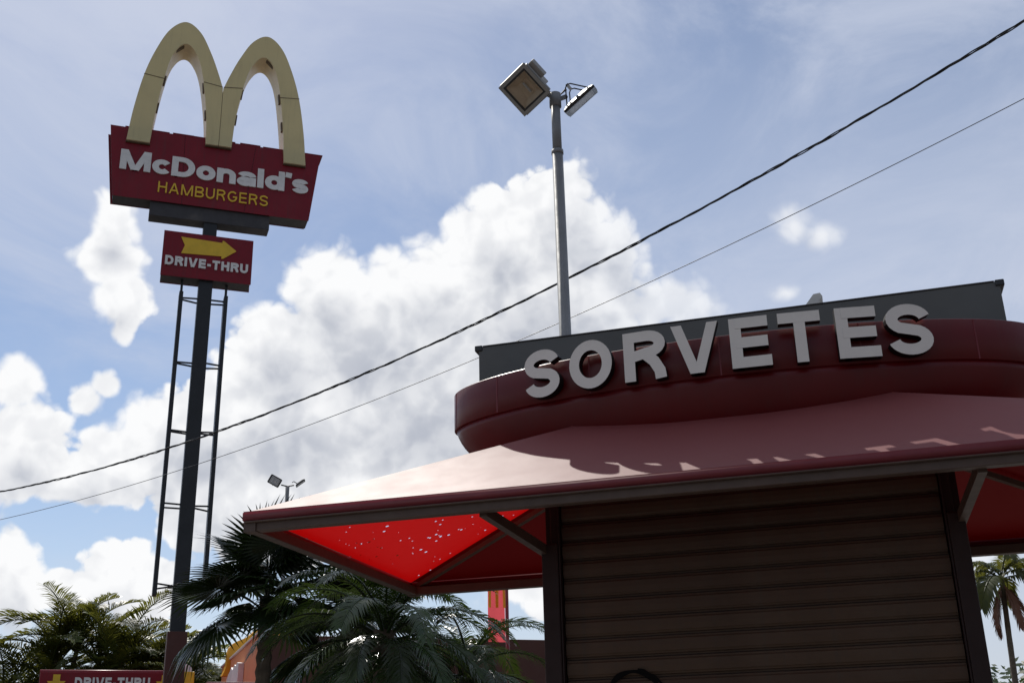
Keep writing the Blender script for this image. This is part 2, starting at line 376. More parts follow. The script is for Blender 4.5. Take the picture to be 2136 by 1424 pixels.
def stroke_glyph(ch, t, w, h, thick, face, side):
    """one letter mesh w wide and h high (h = cap height), front face at y=-thick/2, left edge x=0"""
    adv, st = strokes(ch, t); sx, sz = w/adv, h; bm = bmesh.new(); fr = []
    for k, (pl, closed) in enumerate(st):
        pts = [Vector((x, z)) for x, z in pl]; n = len(pts); L_, R_ = [], []
        for i, p in enumerate(pts):
            a = pts[i-1] if (i or closed) else None; b = pts[(i+1) % n] if (i < n-1 or closed) else None
            d1 = (p-a).normalized() if a is not None else None; d2 = (b-p).normalized() if b is not None else None
            if d1 is None: d1 = d2
            if d2 is None: d2 = d1
            d = (d1+d2).normalized(); nn = Vector((-d.y, d.x)); m_ = t/2/max(.5, nn.dot(Vector((-d1.y, d1.x))))
            if n == 2 and ch in 'VAM' and abs(d.x) > .02 and abs(d.y) > .3:      # diagonal pens are cut level at the ends
                off = Vector((t/2/abs(d.y)*.94, 0)); sg = -1 if d.y > 0 else 1; L_.append(p+off*sg); R_.append(p-off*sg)
            else: L_.append(p+nn*m_); R_.append(p-nn*m_)
        y0, y1 = -thick/2 - .0004*k, thick/2
        q = [[bm.verts.new((v.x*sx, y, v.y*sz)) for v in (l, r) for y in (y0, y1)] for l, r in zip(L_, R_)]
        for i in range(n if closed else n-1):
            A, B_ = q[i], q[(i+1) % n]
            fr.append(bm.faces.new((A[0], A[2], B_[2], B_[0]))); bm.faces.new((A[1], B_[1], B_[3], A[3]))
            bm.faces.new((A[0], B_[0], B_[1], A[1])); bm.faces.new((A[2], A[3], B_[3], B_[2]))
        if not closed: bm.faces.new((q[0][0], q[0][1], q[0][3], q[0][2])); bm.faces.new((q[-1][0], q[-1][2], q[-1][3], q[-1][1]))
    bmesh.ops.recalc_face_normals(bm, faces=bm.faces); bm.normal_update()
    me = bpy.data.meshes.new('letter'); me.materials.append(face); me.materials.append(side)
    for f in bm.faces: f.material_index = 0 if abs(f.normal.y) > .9 else 1
    bm.to_mesh(me); bm.free(); return me
def lettering(text, x0, x1, zb, zt, y, thick, pen, gap, parent, face, side):
    adv = [strokes(c, pen)[0] for c in text]; tot = sum(adv) + gap*(len(text)-1); k = (x1-x0)/tot; x = x0
    for c, a in zip(text, adv):
        inst('letter', stroke_glyph(c, pen, a*k, zt-zb, thick, face, side), parent, (x, y + thick/2, zb)); x += (a+gap)*k

# ------------------------------------------------------------------ ground
bm = bmesh.new(); S_ = 2500
bmesh.ops.create_grid(bm, x_segments=8, y_segments=8, size=S_)
tag(obj('ground', bm, M['asphalt']), 'grey asphalt car park stretching away to the horizon', 'ground', kind='structure')
tag(obj('pavement', bbox(-6.0, 5.0, 2.6, 8.0, 0, .12, .01), M['concrete']), 'pale concrete slab under the ice cream kiosk', 'pavement', kind='structure')

# ------------------------------------------------------------------ ice cream kiosk
K = thing('ice_cream_kiosk', 'shuttered red ice cream kiosk with pyramid canopy and oval SORVETES sign', 'kiosk', (-.435, 5.68, .12))
K0 = -.12   # ground height in kiosk space; all z below are given above the car park
def kz(z): return z + K0
HX, HY = 2.165, 1.06; ZE = 2.79; ZA = 3.50
# body
bm = bmesh.new()
for a in ((-.90, .955, .43, .47), (-.92, -.88, -.36, .43), (.935, .975, -.36, .43)): box(bm, *a[:2], *a[2:], kz(.12), kz(3.04))
obj('wall', bm, M['body'], K)
obj('roof_deck', bbox(-.87, .93, -.34, .42, kz(3.04), kz(3.10)), M['body'], K)
for x0, x1, xi in ((-.926, -.845, -.835), (.905, .978, .895)):
    p = obj('post', bbox(x0, x1, -.44, -.362, kz(.12), kz(2.66), .006), M['body'], K)
    lo, hi = (x1, xi) if x1 < xi else (xi, x0)
    obj('post_guide', bbox(min(lo, hi)+.001, max(lo, hi)-.001, -.432, -.37, kz(.125), kz(2.98), .002), M['body'], p)
    c = (x0+x1)/2 + (.022 if x0 < 0 else -.022)
    obj('post_extension', bbox(c-.022, c+.022, -.41, -.364, kz(2.661), kz(3.03), .004), M['body'], p)
# roller shutter
shut = obj('shutter', bbox(-.833, .893, -.385, -.365, kz(.125), kz(3.03)), M['body'], K)
PITCH = .0905
bm = bmesh.new(); prof = [(.016, 0), (.016, .007), (.006, .010), (.004, .016), (-.001, .021), (-.004, .045), (-.003, .070), (.004, .0775), (.0045, .084), (.016, .088)]
L_ = [bm.verts.new((-.830, y-.404, z)) for y, z in prof]; R_ = [bm.verts.new((.890, y-.404, z)) for y, z in prof]
for i in range(len(prof)-1): bm.faces.new((L_[i], R_[i], R_[i+1], L_[i+1]))
bm.faces.new(L_); bm.faces.new(R_[::-1]); bmesh.ops.recalc_face_normals(bm, faces=bm.faces)
slat0 = obj('slat', bm, M['slat'], shut); slat_me = slat0.data
z = .135; first = True
while z < 2.94:
    o = slat0 if first else inst('slat', slat_me, shut)
    o.location = (rnd.uniform(-.0015, .0015), rnd.uniform(-.002, .0015), kz(z)); first = False; z += PITCH
# sprayed ring on the shutter
def arc_strip(cx, cz, r, a0, a1, w, y, n=26):
    bm = bmesh.new(); vs = []
    for i in range(n+1):
        a = R(a0 + (a1-a0)*i/n); ww = w*(.75 + .25*math.sin(i*.9))
        vs.append([bm.verts.new((cx + math.cos(a)*(r+s*ww/2), yy, cz + math.sin(a)*(r+s*ww/2))) for s in (-1, 1) for yy in (y, y+.002)])
    for A, B in zip(vs, vs[1:]):
        bm.faces.new((A[0], B[0], B[2], A[2])); bm.faces.new((A[1], A[3], B[3], B[1])); bm.faces.new((A[0], A[1], B[1], B[0])); bm.faces.new((A[2], B[2], B[3], A[3]))
    bmesh.ops.recalc_face_normals(bm, faces=bm.faces); return bm
obj('spray_paint', arc_strip(-.525, kz(1.935), .125, -20, 215, .026, -.4115), M['paint_black'], shut)
obj('spray_paint', arc_strip(-.555, kz(1.87), .205, 15, 75, .018, -.4140), M['paint_black'], shut)
# canopy
can = obj('canopy', bbox(-.93, .98, -.30, .40, kz(3.101), kz(3.14)), M['frame'], K)
def cloth_tri(p0, p1, ap, sag, n=16):
    bm = bmesh.new(); rows = []
    p0, p1, ap = Vector(p0), Vector(p1), Vector(ap)
    nv = (p1-p0).cross(ap-p0).normalized()
    if nv.z < 0: nv = -nv
    for j in range(n+1):
        t = j/n; m_ = max(1, n-j); a = p0.lerp(ap, t); b = p1.lerp(ap, t); row = []
        for i in range(m_+1):
            s_ = i/m_; q = a.lerp(b, s_)
            k = 4*s_*(1-s_)*4*t*(1-t)*.8
            q = q - nv*(sag*k) + nv*(.0035*math.sin(s_*23+t*5)*k)
            row.append(bm.verts.new(q))
        if j == n: row = [row[0]]
        rows.append(row)
    for A, B in zip(rows, rows[1:]):
        if len(A) == len(B)+1:
            for i in range(len(A)-1):
                bm.faces.new((A[i], A[i+1], B[min(i, len(B)-1)]))
                if i+1 < len(B): bm.faces.new((A[i+1], B[i+1], B[i]))
        else:
            for i in range(len(A)-1): bm.faces.new((A[i], A[i+1], B[0])) if len(B) == 1 else bm.faces.new((A[i], A[i+1], B[i+1], B[i]))
    bm.normal_update()
    for f in bm.faces:
        if f.normal.dot(nv) < 0: f.normal_flip()
    return bm
cor = [(-HX, -HY), (HX, -HY), (HX, HY), (-HX, HY)]
ap = (0, 0, kz(ZA))
for i, (m_, lab) in enumerate((('cloth', None), ('cloth_dense', None), ('cloth_dense', 'darker, denser red cloth at the back slope'), ('cloth_holes', 'sunlit red cloth peppered with pinholes'))):
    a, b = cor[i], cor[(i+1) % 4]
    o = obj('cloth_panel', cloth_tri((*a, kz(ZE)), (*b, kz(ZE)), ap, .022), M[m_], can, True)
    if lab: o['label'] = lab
# cloth edge roll and frame
for i in range(4):
    a, b = Vector((*cor[i], 0)), Vector((*cor[(i+1) % 4], 0)); d = (b-a).normalized(); out = Vector((d.y, -d.x, 0))
    bm = bmesh.new()
    e = .009
    beam(bm, a + out*.003 - d*e + Vector((0, 0, kz(2.7705))), b + out*.003 + d*e + Vector((0, 0, kz(2.7705))), .014, .046)
    bmesh.ops.bevel(bm, geom=bm.edges[:], offset=.005, segments=3, affect='EDGES')
    obj('cloth_edge', bm, M['valance'], can, True)
    bm = bmesh.new(); c = -out*.030
    beam(bm, a + c + d*.055 + Vector((0, 0, kz(2.727))), b + c - d*.055 + Vector((0, 0, kz(2.727))), .052, .050)
    beam(bm, a + out*.006 + d*.004 + Vector((0, 0, kz(2.7425))), b + out*.006 - d*.004 + Vector((0, 0, kz(2.7425))), .020, .007)
    bmesh.ops.bevel(bm, geom=bm.edges[:], offset=.0025, segments=1, affect='EDGES')
    obj('edge_beam', bm, M['frame'], can)
    bm = bmesh.new(); q = Vector((*cor[i], 0)); inn = -q.normalized()
    box(bm, q.x*.999-.03 - math.copysign(.026, q.x), q.x*.999+.03 - math.copysign(.026, q.x), q.y-.03 - math.copysign(.027, q.y), q.y+.03 - math.copysign(.027, q.y), kz(2.699), kz(2.7545))
    obj('corner_bracket', bm, M['frame'], can)
    bm = bmesh.new()
    beam(bm, (q.x*.975, q.y*.975, kz(2.760)), (q.x*.10, q.y*.10, kz(ZA-.115)), .034, .028)
    obj('hip_beam', bm, M['frame'], can)
for (x0, x1) in ((-1.036, -.912), (1.011, .965)):
    bm = bmesh.new(); beam(bm, (x0, -1.003, kz(2.712)), (x1, -.40, kz(2.632)), .036, .046)
    obj('strut', bm, M['frame'], can)
    bm = bmesh.new(); beam(bm, (x0, 1.003, kz(2.712)), (x1, .42, kz(2.632)), .036, .046)
    obj('strut', bm, M['frame'], can)
# oval sign drum
EA, EB = 1.5, .48; ZB, ZT = 3.385, 3.590
def ellipse_band(a, b, z0, z1, th, n=120):
    bm = bmesh.new(); rings = []
    for k in range(n):
        t = 2*math.pi*k/n; c, s_ = math.cos(t), math.sin(t)
        rings.append([bm.verts.new(((a-q)*c, (b-q)*s_, zz)) for q, zz in ((0, z0), (0, z1), (th, z1), (th, z0))])
    for k in range(n):
        A, B = rings[k], rings[(k+1) % n]
        for i in range(4): bm.faces.new((A[i], B[i], B[(i+1) % 4], A[(i+1) % 4]))
    bmesh.ops.recalc_face_normals(bm, faces=bm.faces)
    bmesh.ops.bevel(bm, geom=[e for e in bm.edges if abs(e.verts[0].co.z-e.verts[1].co.z) < 1e-6 and abs((e.verts[0].co.xy-e.verts[1].co.xy).length) > th*1.2], offset=.003, segments=1, affect='EDGES')
    return bm
drum = obj('oval_sign', ellipse_band(EA, EB, kz(ZB), kz(ZT), .016), M['drum'], K, False)
for p in drum.data.polygons: p.use_smooth = abs(p.normal.z) < .3 and p.area > 2e-3
for k in range(14):         # butt joints between the bent sheets
    t = 2*math.pi*(k+.5)/14; x, y = EA*math.cos(t), EB*math.sin(t); nx, ny = math.cos(t)/EA, math.sin(t)/EB
    o = obj('sheet_joint', bbox(-.0035, .0035, -.0012, .004, kz(ZB+.004), kz(ZT-.004)), M['valance'], drum)
    o.location = (x, y, 0); o.rotation_euler = (0, 0, math.atan2(ny, nx) + math.pi/2)
bm = bmesh.new(); n = 96
top = [bm.verts.new(((EA-.018)*math.cos(2*math.pi*k/n), (EB-.018)*math.sin(2*math.pi*k/n), kz(ZT-.030))) for k in range(n)]
bot = [bm.verts.new((v.co.x, v.co.y, kz(ZT-.040))) for v in top]
bm.faces.new(top); bm.faces.new(bot[::-1])
for k in range(n): bm.faces.new((top[k], bot[k], bot[(k+1) % n], top[(k+1) % n]))
bmesh.ops.recalc_face_normals(bm, faces=bm.faces)
obj('top_plate', bm, M['body'], drum)
# rounded underside curving in to the canopy
bm = bmesh.new(); n = 120; prof = [(-.001, .992), (-.03, .985), (-.06, .975), (-.09, .962), (-.12, .945), (-.15, .922), (-.18, .89), (-.21, .85), (-.25, .77), (-.30, .62)]
rg = [[bm.verts.new((EA*f*math.cos(2*math.pi*k/n), EB*f*math.sin(2*math.pi*k/n), kz(ZB+dz))) for k in range(n)] for dz, f in prof]
for A, B_ in zip(rg, rg[1:]):
    for k in range(n): bm.faces.new((A[k], B_[k], B_[(k+1) % n], A[(k+1) % n]))
bm.faces.new(rg[0]); bm.faces.new(rg[-1][::-1])
bmesh.ops.recalc_face_normals(bm, faces=bm.faces)
obj('underside', bm, M['drum'], drum, True)
for ch, xc, w in (('S', -.886, .196), ('O', -.627, .224), ('R', -.351, .212), ('V', -.105, .222), ('E', .152, .186), ('T', .383, .194), ('E', .640, .190), ('S', .869, .206)):
    me = stroke_glyph(ch, .212, w, .252, .046, M['letter_face'], M['letter_side'])
    yy = -EB*math.sqrt(1-(xc/EA)**2); slope = EB*xc/(EA*EA*math.sqrt(1-(xc/EA)**2))
    inst('letter', me, drum, (xc - w/2*math.cos(math.atan(slope)), yy-.036 - w/2*math.sin(math.atan(slope)), kz(3.394)), (0, 0, math.atan(slope)))
# panel box on top
pan = obj('rooftop_panel', bbox(-1.345, 1.358, -.06, .06, kz(ZT-.0295), kz(3.856), .004), M['grey_panel'], K)
for x in (-1.345, 1.358):
    obj('corner_cap', bbox(x-.022, x+.022, -.067, .067, kz(3.833), kz(3.866), .005), M['lamp_black'], pan)
obj('top_trim', bbox(-1.32, 1.334, -.064, .064, kz(3.8565), kz(3.863), .001), M['sign_dark'], pan)
obj('roof_cowl', prism([(.37, kz(3.86)), (.50, kz(3.86)), (.497, kz(3.945)), (.515, kz(3.965)), (.505, kz(3.985)), (.470, kz(3.982))], .10, .19), M['plastic_white'], K)
obj('cowl_bracket', bbox(.40, .48, .0605, .0995, kz(3.80), kz(3.87)), M['lamp_grey'], K)

# ------------------------------------------------------------------ tall roadside sign
AX = R(35.54)
P = thing('roadside_sign', 'tall black pole sign with two pale golden arches over a red name board', 'sign', (-9.023, 14.350, 0), AX)
obj('base_plate', bbox(-.3, .3, -.3, .3, 0, .05, .006), M['pole_dark'], P)
obj('pole', bbox(-.105, .105, -.105, .105, .05, 10.06, .008), M['pole_dark'], P)
clad = obj('pole_cladding', bbox(-.135, .135, -.135, .135, .051, 3.68, .006), M['pole_red'], P)
# name board
nb = obj('name_board', prism([(-1.505, 10.27), (1.53, 10.27), (1.68, 11.495), (-1.65, 11.495)], -.15, .15), M['sign_dark'], P)
for s_ in (-1, 1):
    # each face is three red sheets butted side by side
    xs = [(-1.515, -1.66), (-.47, -.51), (.50, .62), (1.54, 1.69)]
    for k in range(3):
        (b0, t0), (b1, t1) = xs[k], xs[k+1]; g_ = .003
        bm = prism([(b0+g_, 10.262), (b1-g_, 10.262), (t1-g_, 11.50), (t0+g_, 11.50)], -.163, -.1505)
        if s_ > 0: bmesh.ops.rotate(bm, verts=bm.verts, matrix=Matrix.Rotation(math.pi, 3, 'Z'))
        obj('face_sheet', bm, M['sign_red'], nb)
for k in range(9):
    x = -1.45 + k*.36 + rnd.uniform(-.04, .04)
    obj('top_flashing', bbox(x, x+.33, -.168, .168, 11.5005, 11.512+rnd.uniform(0, .012), .003), M['sign_red'], nb)
obj('lower_box', bbox(-.945, .915, -.125, .125, 10.02, 10.2695, .01), M['sign_dark'], P)
lettering("McDonald's", -1.455, 1.505, 10.735, 11.085, -.185, .03, .235, .05, nb, M['white'], M['white'])
lettering("HAMBURGERS", -.85, .865, 10.415, 10.605, -.178, .016, .14, .20, nb, M['yellow'], M['yellow'])
# drive-thru board
db = obj('direction_board', bbox(-.68, .67, -.145, .145, 9.02, 9.77, .006), M['sign_dark'], P)
for s_ in (-1, 1):
    bm = bbox(-.69, .68, -.160, -.1455, 9.012, 9.776, .003)
    if s_ > 0: bmesh.ops.rotate(bm, verts=bm.verts, matrix=Matrix.Rotation(math.pi, 3, 'Z'))
    obj('face_sheet', bm, M['sign_red'], db)
lettering("DRIVE-THRU", -.64, .62, 9.19, 9.345, -.180, .024, .25, .14, db, M['white'], M['white'])
obj('arrow', prism([(-.41, 9.41), (.20, 9.435), (.20, 9.395), (.225, 9.395), (.425, 9.552), (.225, 9.705), (.20, 9.705), (.20, 9.668), (-.43, 9.69), (-.365, 9.552)], -.172, -.1605), M['yellow'], db)
# side rails with cross brackets
for x, s_ in ((-.352, -1), (.322, 1)):
    r_ = obj('side_rail', bbox(x-.03, x+.03, -.11, .11, 4.18, 8.80, .004), M['pole_dark'], P)
    obj('rail_hanger', bbox(x-.018+s_*.0, x+.018, -.03, .03, 8.8005, 9.019, .002), M['pole_dark'], r_)
    for zz in (8.72, 7.66, 6.58, 5.46, 4.31):
        for yy in (-.085, .085):
            bm = bmesh.new(); beam(bm, (s_*.1055, yy, zz+rnd.uniform(-.02, .02)), (x - s_*.0305, yy, zz+rnd.uniform(-.03, .03)), .022, .022)
            obj('cross_bracket', bm, M['pole_dark'], r_)
# arches
def smooth_curve(pts, n=6):
    out = []; P_ = [Vector((*p, 0)) for p in pts]
    P_ = [P_[0]*2-P_[1]] + P_ + [P_[-1]*2-P_[-2]]
    for i in range(1, len(P_)-2):
        for k in range(n):
            t = k/n; a, b, c, d = P_[i-1:i+3]
            q = .5*((2*b) + (-a+c)*t + (2*a-5*b+4*c-d)*t*t + (-a+3*b-3*c+d)*t**3); out.append((q.x, q.y))
    out.append((P_[-2].x, P_[-2].y)); return out
oL = [(.263, 11.24), (.318, 11.827), (.422, 12.484), (.566, 13.00), (.755, 13.43), (1.0, 13.63), (1.245, 13.47), (1.44, 13.10), (1.58, 12.74), (1.674, 12.457)]
iL = [(.615, 11.24), (.675, 11.985), (.777, 12.72), (.886, 13.06), (1.03, 13.20), (1.175, 13.09), (1.313, 12.74), (1.435, 11.985), (1.474, 11.37)]
oL = smooth_curve(oL); iL = smooth_curve(iL)
left_poly = oL + [(1.674, 11.37)] + iL[::-1]
for mir in (False, True):
    poly = [((3.356-x if mir else x)-1.66, z) for x, z in left_poly]
    ar = obj('arch', prism(poly, -.235, .235), [M['arch'], M['arch_inside']], P)
    for p in ar.data.polygons: p.material_index = 0 if abs(p.normal.y) > .5 else 1
    sg = -1 if mir else 1
    def X_(u): return (3.356-u if mir else u)-1.66
    for u0, u1, z0, z1 in ((.418, .742, 12.49, 12.455), (1.365, 1.672, 12.515, 12.475)):
        bm = prism([(X_(u0), z0), (X_(u1), z1), (X_(u1), z1+.012), (X_(u0), z0+.012)], -.239, -.2352); obj('joint_seam', bm, M['seam'], ar)
    for u, z_, tilt in ((.742, 12.46, .12), (.672, 11.93, .09), (1.372, 12.44, -.12), (1.44, 11.93, -.07), (.93, 13.13, .8)):
        bm = bbox(-.022, .022, -.20, -.13, -.085, .085, .004)
        o = obj('lamp_clip', bm, M['seam'], ar); o.location = (X_(u), 0, z_); o.rotation_euler = (0, sg*tilt, 0)
    zf = (11.205, 11.24); 
    obj('foot_shade_strip', prism([(X_(.255), 11.222), (X_(.623), 11.222), (X_(.623), 11.239), (X_(.255), 11.239)], -.205, -.1635), M['seam'], ar)  # dark strips standing in for the shade under the arch feet
    obj('foot_shade_strip', prism([(X_(1.47), 11.352), (X_(1.676), 11.352), (X_(1.676), 11.369), (X_(1.47), 11.369)], -.205, -.1635), M['seam'], ar)

# ------------------------------------------------------------------ flood light masts
def basis(ex, ez, n_):      # local x=ex, local -y=n (front), local z=ez
    ex, ez, n_ = Vector(ex).normalized(), Vector(ez).normalized(), Vector(n_).normalized()
    return Matrix((ex, -n_, ez)).transposed().to_4x4()
def floodlight(parent, loc, mtx, side, deep=True, lens='reflector', housing='lamp_grey'):
    h = side/2
    bm = bmesh.new()        # tapered square housing, front ring at y=0
    prof = [(h, 0.0), (h*1.03, .02 if deep else .012), (h*.98, .045 if deep else .026), (h*.70, .12 if deep else .050), (h*.45, .15 if deep else .055)]
    rings = [[bm.verts.new((sx*r, y, sz*r)) for sx, sz in ((-1, -1), (1, -1), (1, 1), (-1, 1))] for r, y in prof]
    for A, B in zip(rings, rings[1:]):
        for k in range(4): bm.faces.new((A[k], A[(k+1) % 4], B[(k+1) % 4], B[k]))
    bm.faces.new(rings[-1]); bmesh.ops.recalc_face_normals(bm, faces=bm.faces)
    es = [e for e in bm.edges if abs(abs(e.verts[0].co.x)-abs(e.verts[0].co.z)) < 1e-6 and (e.verts[0].co.y != e.verts[1].co.y)]
    bmesh.ops.bevel(bm, geom=es, offset=h*.14, segments=3, affect='EDGES')
    f = obj('floodlight', bm, M[housing], parent)
    f.matrix_local = Matrix.Translation(loc) @ mtx
    w = .16*h                 # front bezel
    def ring(name, r0, r1, y0, y1, m_):
        bm = bmesh.new()
        for a in ((-r0, r0, r1, r0), (-r0, r0, -r0, -r1), (-r0, -r1, -r1, r1), (r1, r0, -r1, r1)): box(bm, a[0], a[1], y0, y1, a[2], a[3])
        bmesh.ops.recalc_face_normals(bm, faces=bm.faces); return obj(name, bm, m_, f)
    ring('bezel', h*.985, h*.80, -.010, -.0005, M[housing])
    ring('gasket', h*.80, h*.70, -.006, .004, M['lamp_black'])
    if lens == 'reflector':
        bm = bmesh.new(); r0, r1 = h*.70, h*.38          # stepped reflector pan
        A = [bm.verts.new((sx*r0, .004, sz*r0)) for sx, sz in ((-1, -1), (1, -1), (1, 1), (-1, 1))]
        B = [bm.verts.new((sx*r1, .055, sz*r1)) for sx, sz in ((-1, -.6), (1, -.9), (1, 1), (-1, 1))]
        for k in range(4): bm.faces.new((A[k], A[(k+1) % 4], B[(k+1) % 4], B[k]))
        bm.faces.new(B); obj('reflector', bm, M['reflector'], f)
        bm = bmesh.new(); tube(bm, [(-h*.3, .03, h*.12), (h*.3, .03, h*.12)], .012, 8); obj('lamp_tube', bm, M['plastic_white'], f)
        gm = bpy.data.materials.get('lamp_glass')
        if not gm:
            gm = bpy.data.materials.new('lamp_glass'); gm.use_nodes = True; bs = gm.node_tree.nodes['Principled BSDF']
            bs.inputs['Transmission Weight'].default_value = 1; bs.inputs['Roughness'].default_value = .04; bs.inputs['IOR'].default_value = 1.02
        obj('glass', bbox(-h*.699, h*.699, -.003, -.001, -h*.699, h*.699), gm, f)
    else:
        obj('lens', bbox(-h*.799, h*.799, -.009, .003, -h*.799, h*.799, .001), M['lens'], f)
    return f
FL = thing('floodlight_mast', 'grey steel mast with two square floodlights rising behind the kiosk', 'lamp post', (-2.05, 8.97, 0))
bm = bmesh.new(); tube(bm, [(0, 0, 0), (0, 0, 7.02)], [.060, .050], 20); obj('mast', bm, M['galv'], FL, True)
bm = bmesh.new(); tube(bm, [(0, 0, 7.02), (0, 0, 7.60)], .043, 20); obj('mast_top', bm, M['galv'], FL, True)
bm = bmesh.new(); tube(bm, [(0, 0, 7.01), (0, 0, 7.05)], .056, 20); obj('collar', bm, M['galv'], FL, True)
bm = bmesh.new(); tube(bm, [(0, 0, 7.52), (0, 0, 7.66)], .056, 20); obj('mast_cap', bm, M['galv'], FL, True)
obj('mast_foot', bbox(-.15, .15, -.15, .15, 0, .03), M['galv'], FL)
f1 = floodlight(FL, (-.243, -.20, 7.635), basis((.533, .57, -.626), (.834, -.477, .276), (-.141, -.669, -.729)), .368)
obj('ballast_box', bbox(-.10, .10, .1505, .24, -.02, .135, .008), M['lamp_grey'], f1)
obj('ballast_box', bbox(-.15, .03, .045, .12, .165, .23, .008), M['lamp_grey'], f1)
bm = bmesh.new(); beam(bm, (-.16, -.09, 7.70), (0, 0, 7.625), .045, .03); obj('mounting_arm', bm, M['galv'], FL)
m2 = basis((-.077, .904, .421), (.839, -.17, .517), (.539, .393, -.745))
f2 = floodlight(FL, (.222, .145, 7.625), m2, .36, deep=False, lens='lens', housing='lamp_black')
for sx in (-1, 1):
    bm = bmesh.new(); tube(bm, [(sx*.155, .03, -.13), (sx*.155, .17, -.03), (sx*.155, .185, .0)], .0065, 8); obj('bracket_arm', bm, M['lamp_black'], f2)
    bm = bmesh.new(); tube(bm, [(sx*.155, .03, .13), (sx*.155, .17, .03), (sx*.155, .185, .0)], .0065, 8); obj('bracket_arm', bm, M['lamp_black'], f2)
bm = bmesh.new(); beam(bm, (.155, .185, 0), (-.155, .185, 0), .03, .012, (0, 1, 0)); obj('bracket_bar', bm, M['lamp_grey'], f2)
bm = bmesh.new(); beam(bm, (0, 0, 7.59), (.10, .06, 7.655), .03, .035); obj('mounting_arm', bm, M['galv'], FL)
bm = bmesh.new(); tube(bm, [(.05, .02, 7.66), (.085, .03, 7.70), (.10, .035, 7.715)], [.006, .010, .014], 8); obj('photocell', bm, M['lamp_black'], FL)

FF = thing('floodlight_mast', 'far slim mast with two small lamps above the left slope of the canopy', 'lamp post', (-14.71, 28.42, 0), R(27))
bm = bmesh.new(); tube(bm, [(0, 0, 0), (0, 0, 9.55)], [.085, .055], 14); obj('mast', bm, M['galv'], FF, True)
bm = bmesh.new(); tube(bm, [(-.18, 0, 9.60), (0, 0, 9.56), (.18, 0, 9.60)], .02, 8); obj('cross_arm', bm, M['lamp_black'], FF)
lm = basis((.87, -.05, -.49), (.45, -.25, .85), (.05, -.93, -.30))
q = floodlight(FF, (-.36, -.04, 9.70), lm, .30, deep=False, lens='lens', housing='lamp_black'); q.scale = (1.15, 1, .85)
q2 = floodlight(FF, (.36, .02, 9.66), basis((.05, .98, .1), (.80, -.05, .58), (.58, .05, -.80)), .30, deep=False, lens='lens', housing='lamp_black')
for fx, s_ in ((q, 1), (q2, 1)):
    bm = bmesh.new(); tube(bm, [(0, .05, -.08), (0, .16, -.12), (0, .16, -.18)], .012, 6); obj('bracket_arm', bm, M['lamp_black'], fx)

# ------------------------------------------------------------------ overhead cables
W1, W2 = Vector((-12.39, 14.41, 0)), Vector((2.14, 9.36, 0))
def wire_at(s_, c): p = W1.lerp(W2, s_); return Vector((p.x, p.y, c[0]*s_*s_ + c[1]*s_ + c[2]))
CA, CB = (2.608, -.823, 6.005), (1.802, -.288, 5.553)
cb = thing('twisted_power_cable', 'thick black twisted power cable sagging across the sky', 'cable', tuple(wire_at(.5, CA)))
org = wire_at(.5, CA); side = (W2-W1).normalized().cross(Vector((0, 0, 1)))
for ph in range(3):
    bm = bmesh.new(); pts = []
    N = 900
    for i in range(N+1):
        s_ = -.55 + 2.0*i/N; p = wire_at(s_, CA); a = i*.31 + ph*2.094 + .5*math.sin(i*.037+ph)
        rr = .0085 + .003*math.sin(i*.11 + ph)
        pts.append(p + (side*math.cos(a) + Vector((0, 0, 1))*math.sin(a))*rr - org)
    tube(bm, pts, .0062 if ph else .0078, 5, False); obj('strand', bm, M['cable'], cb, True)
bm = bmesh.new(); org = wire_at(.5, CB)
tube(bm, [wire_at(-.55 + 2.0*i/80, CB) - org for i in range(81)], .0042, 6, False)
o = tag(obj('telephone_wire', bm, M['wire'], None, True), 'single thin wire running below the thick twisted cable', 'cable'); o.location = org

# ------------------------------------------------------------------ palms
def frond_mesh(name, L, e0, e1, n, ll, mt, seed, vee=.45, sweep=.55, width=.028, twist=0.0, droop=.35):
    rn = random.Random(seed); bm = bmesh.new(); pts = []; p = Vector((0, 0, 0)); N = 18
    yaw = rn.uniform(-.12, .12)
    for i in range(N+1):
        t = i/N; pts.append(p.copy()); e = R(e0 + (e1-e0)*t**1.15)
        p = p + Vector((math.cos(e)*math.cos(yaw*t), math.cos(e)*math.sin(yaw*t), math.sin(e)))*(L/N)
    tube(bm, pts, [.013*(1-.85*i/N)*(L+.25) for i in range(N+1)], 4, False)
    def at(t):
        f = t*N; i = min(N-1, int(f)); return pts[i].lerp(pts[i+1], f-i), (pts[i+1]-pts[i]).normalized()
    for k in range(n):
        t = .14 + .86*(k+.5)/n; c, d = at(t); s_ = Vector((-d.y, d.x, 0)); s_ = Vector((0, 1, 0)) if s_.length < .05 else s_.normalized()
        u = d.cross(s_); u = u if u.z > 0 else -u
        ln = ll*(math.sin(math.pi*(.10+.86*t))**.55)*rn.uniform(.82, 1.08)
        for sg in (-1, 1):
            fw = sweep + .55*t + rn.uniform(-.1, .1)
            dr = (s_*sg*math.cos(vee*.5) + d*fw + u*(vee*rn.uniform(.6, 1.2))).normalized()
            wv = d.cross(dr).cross(dr); wv = (d - dr*d.dot(dr)).normalized()*width*.5*rn.uniform(.85, 1.1)
            b = c; m1 = c + dr*ln*.45 - Vector((0, 0, droop*ln*.16)); tp = c + dr*ln*.93 - Vector((0, 0, droop*ln*rn.uniform(.5, .85)))
            v = [bm.verts.new(q) for q in (b-wv*.5, b+wv*.5, m1+wv, m1-wv, tp)]
            bm.faces.new((v[0], v[1], v[2], v[3])); bm.faces.new((v[3], v[2], v[4]))
    me = bpy.data.meshes.new(name); bm.normal_update(); bm.to_mesh(me); bm.free(); me.materials.append(mt)
    for q in me.polygons: q.use_smooth = True
    return me
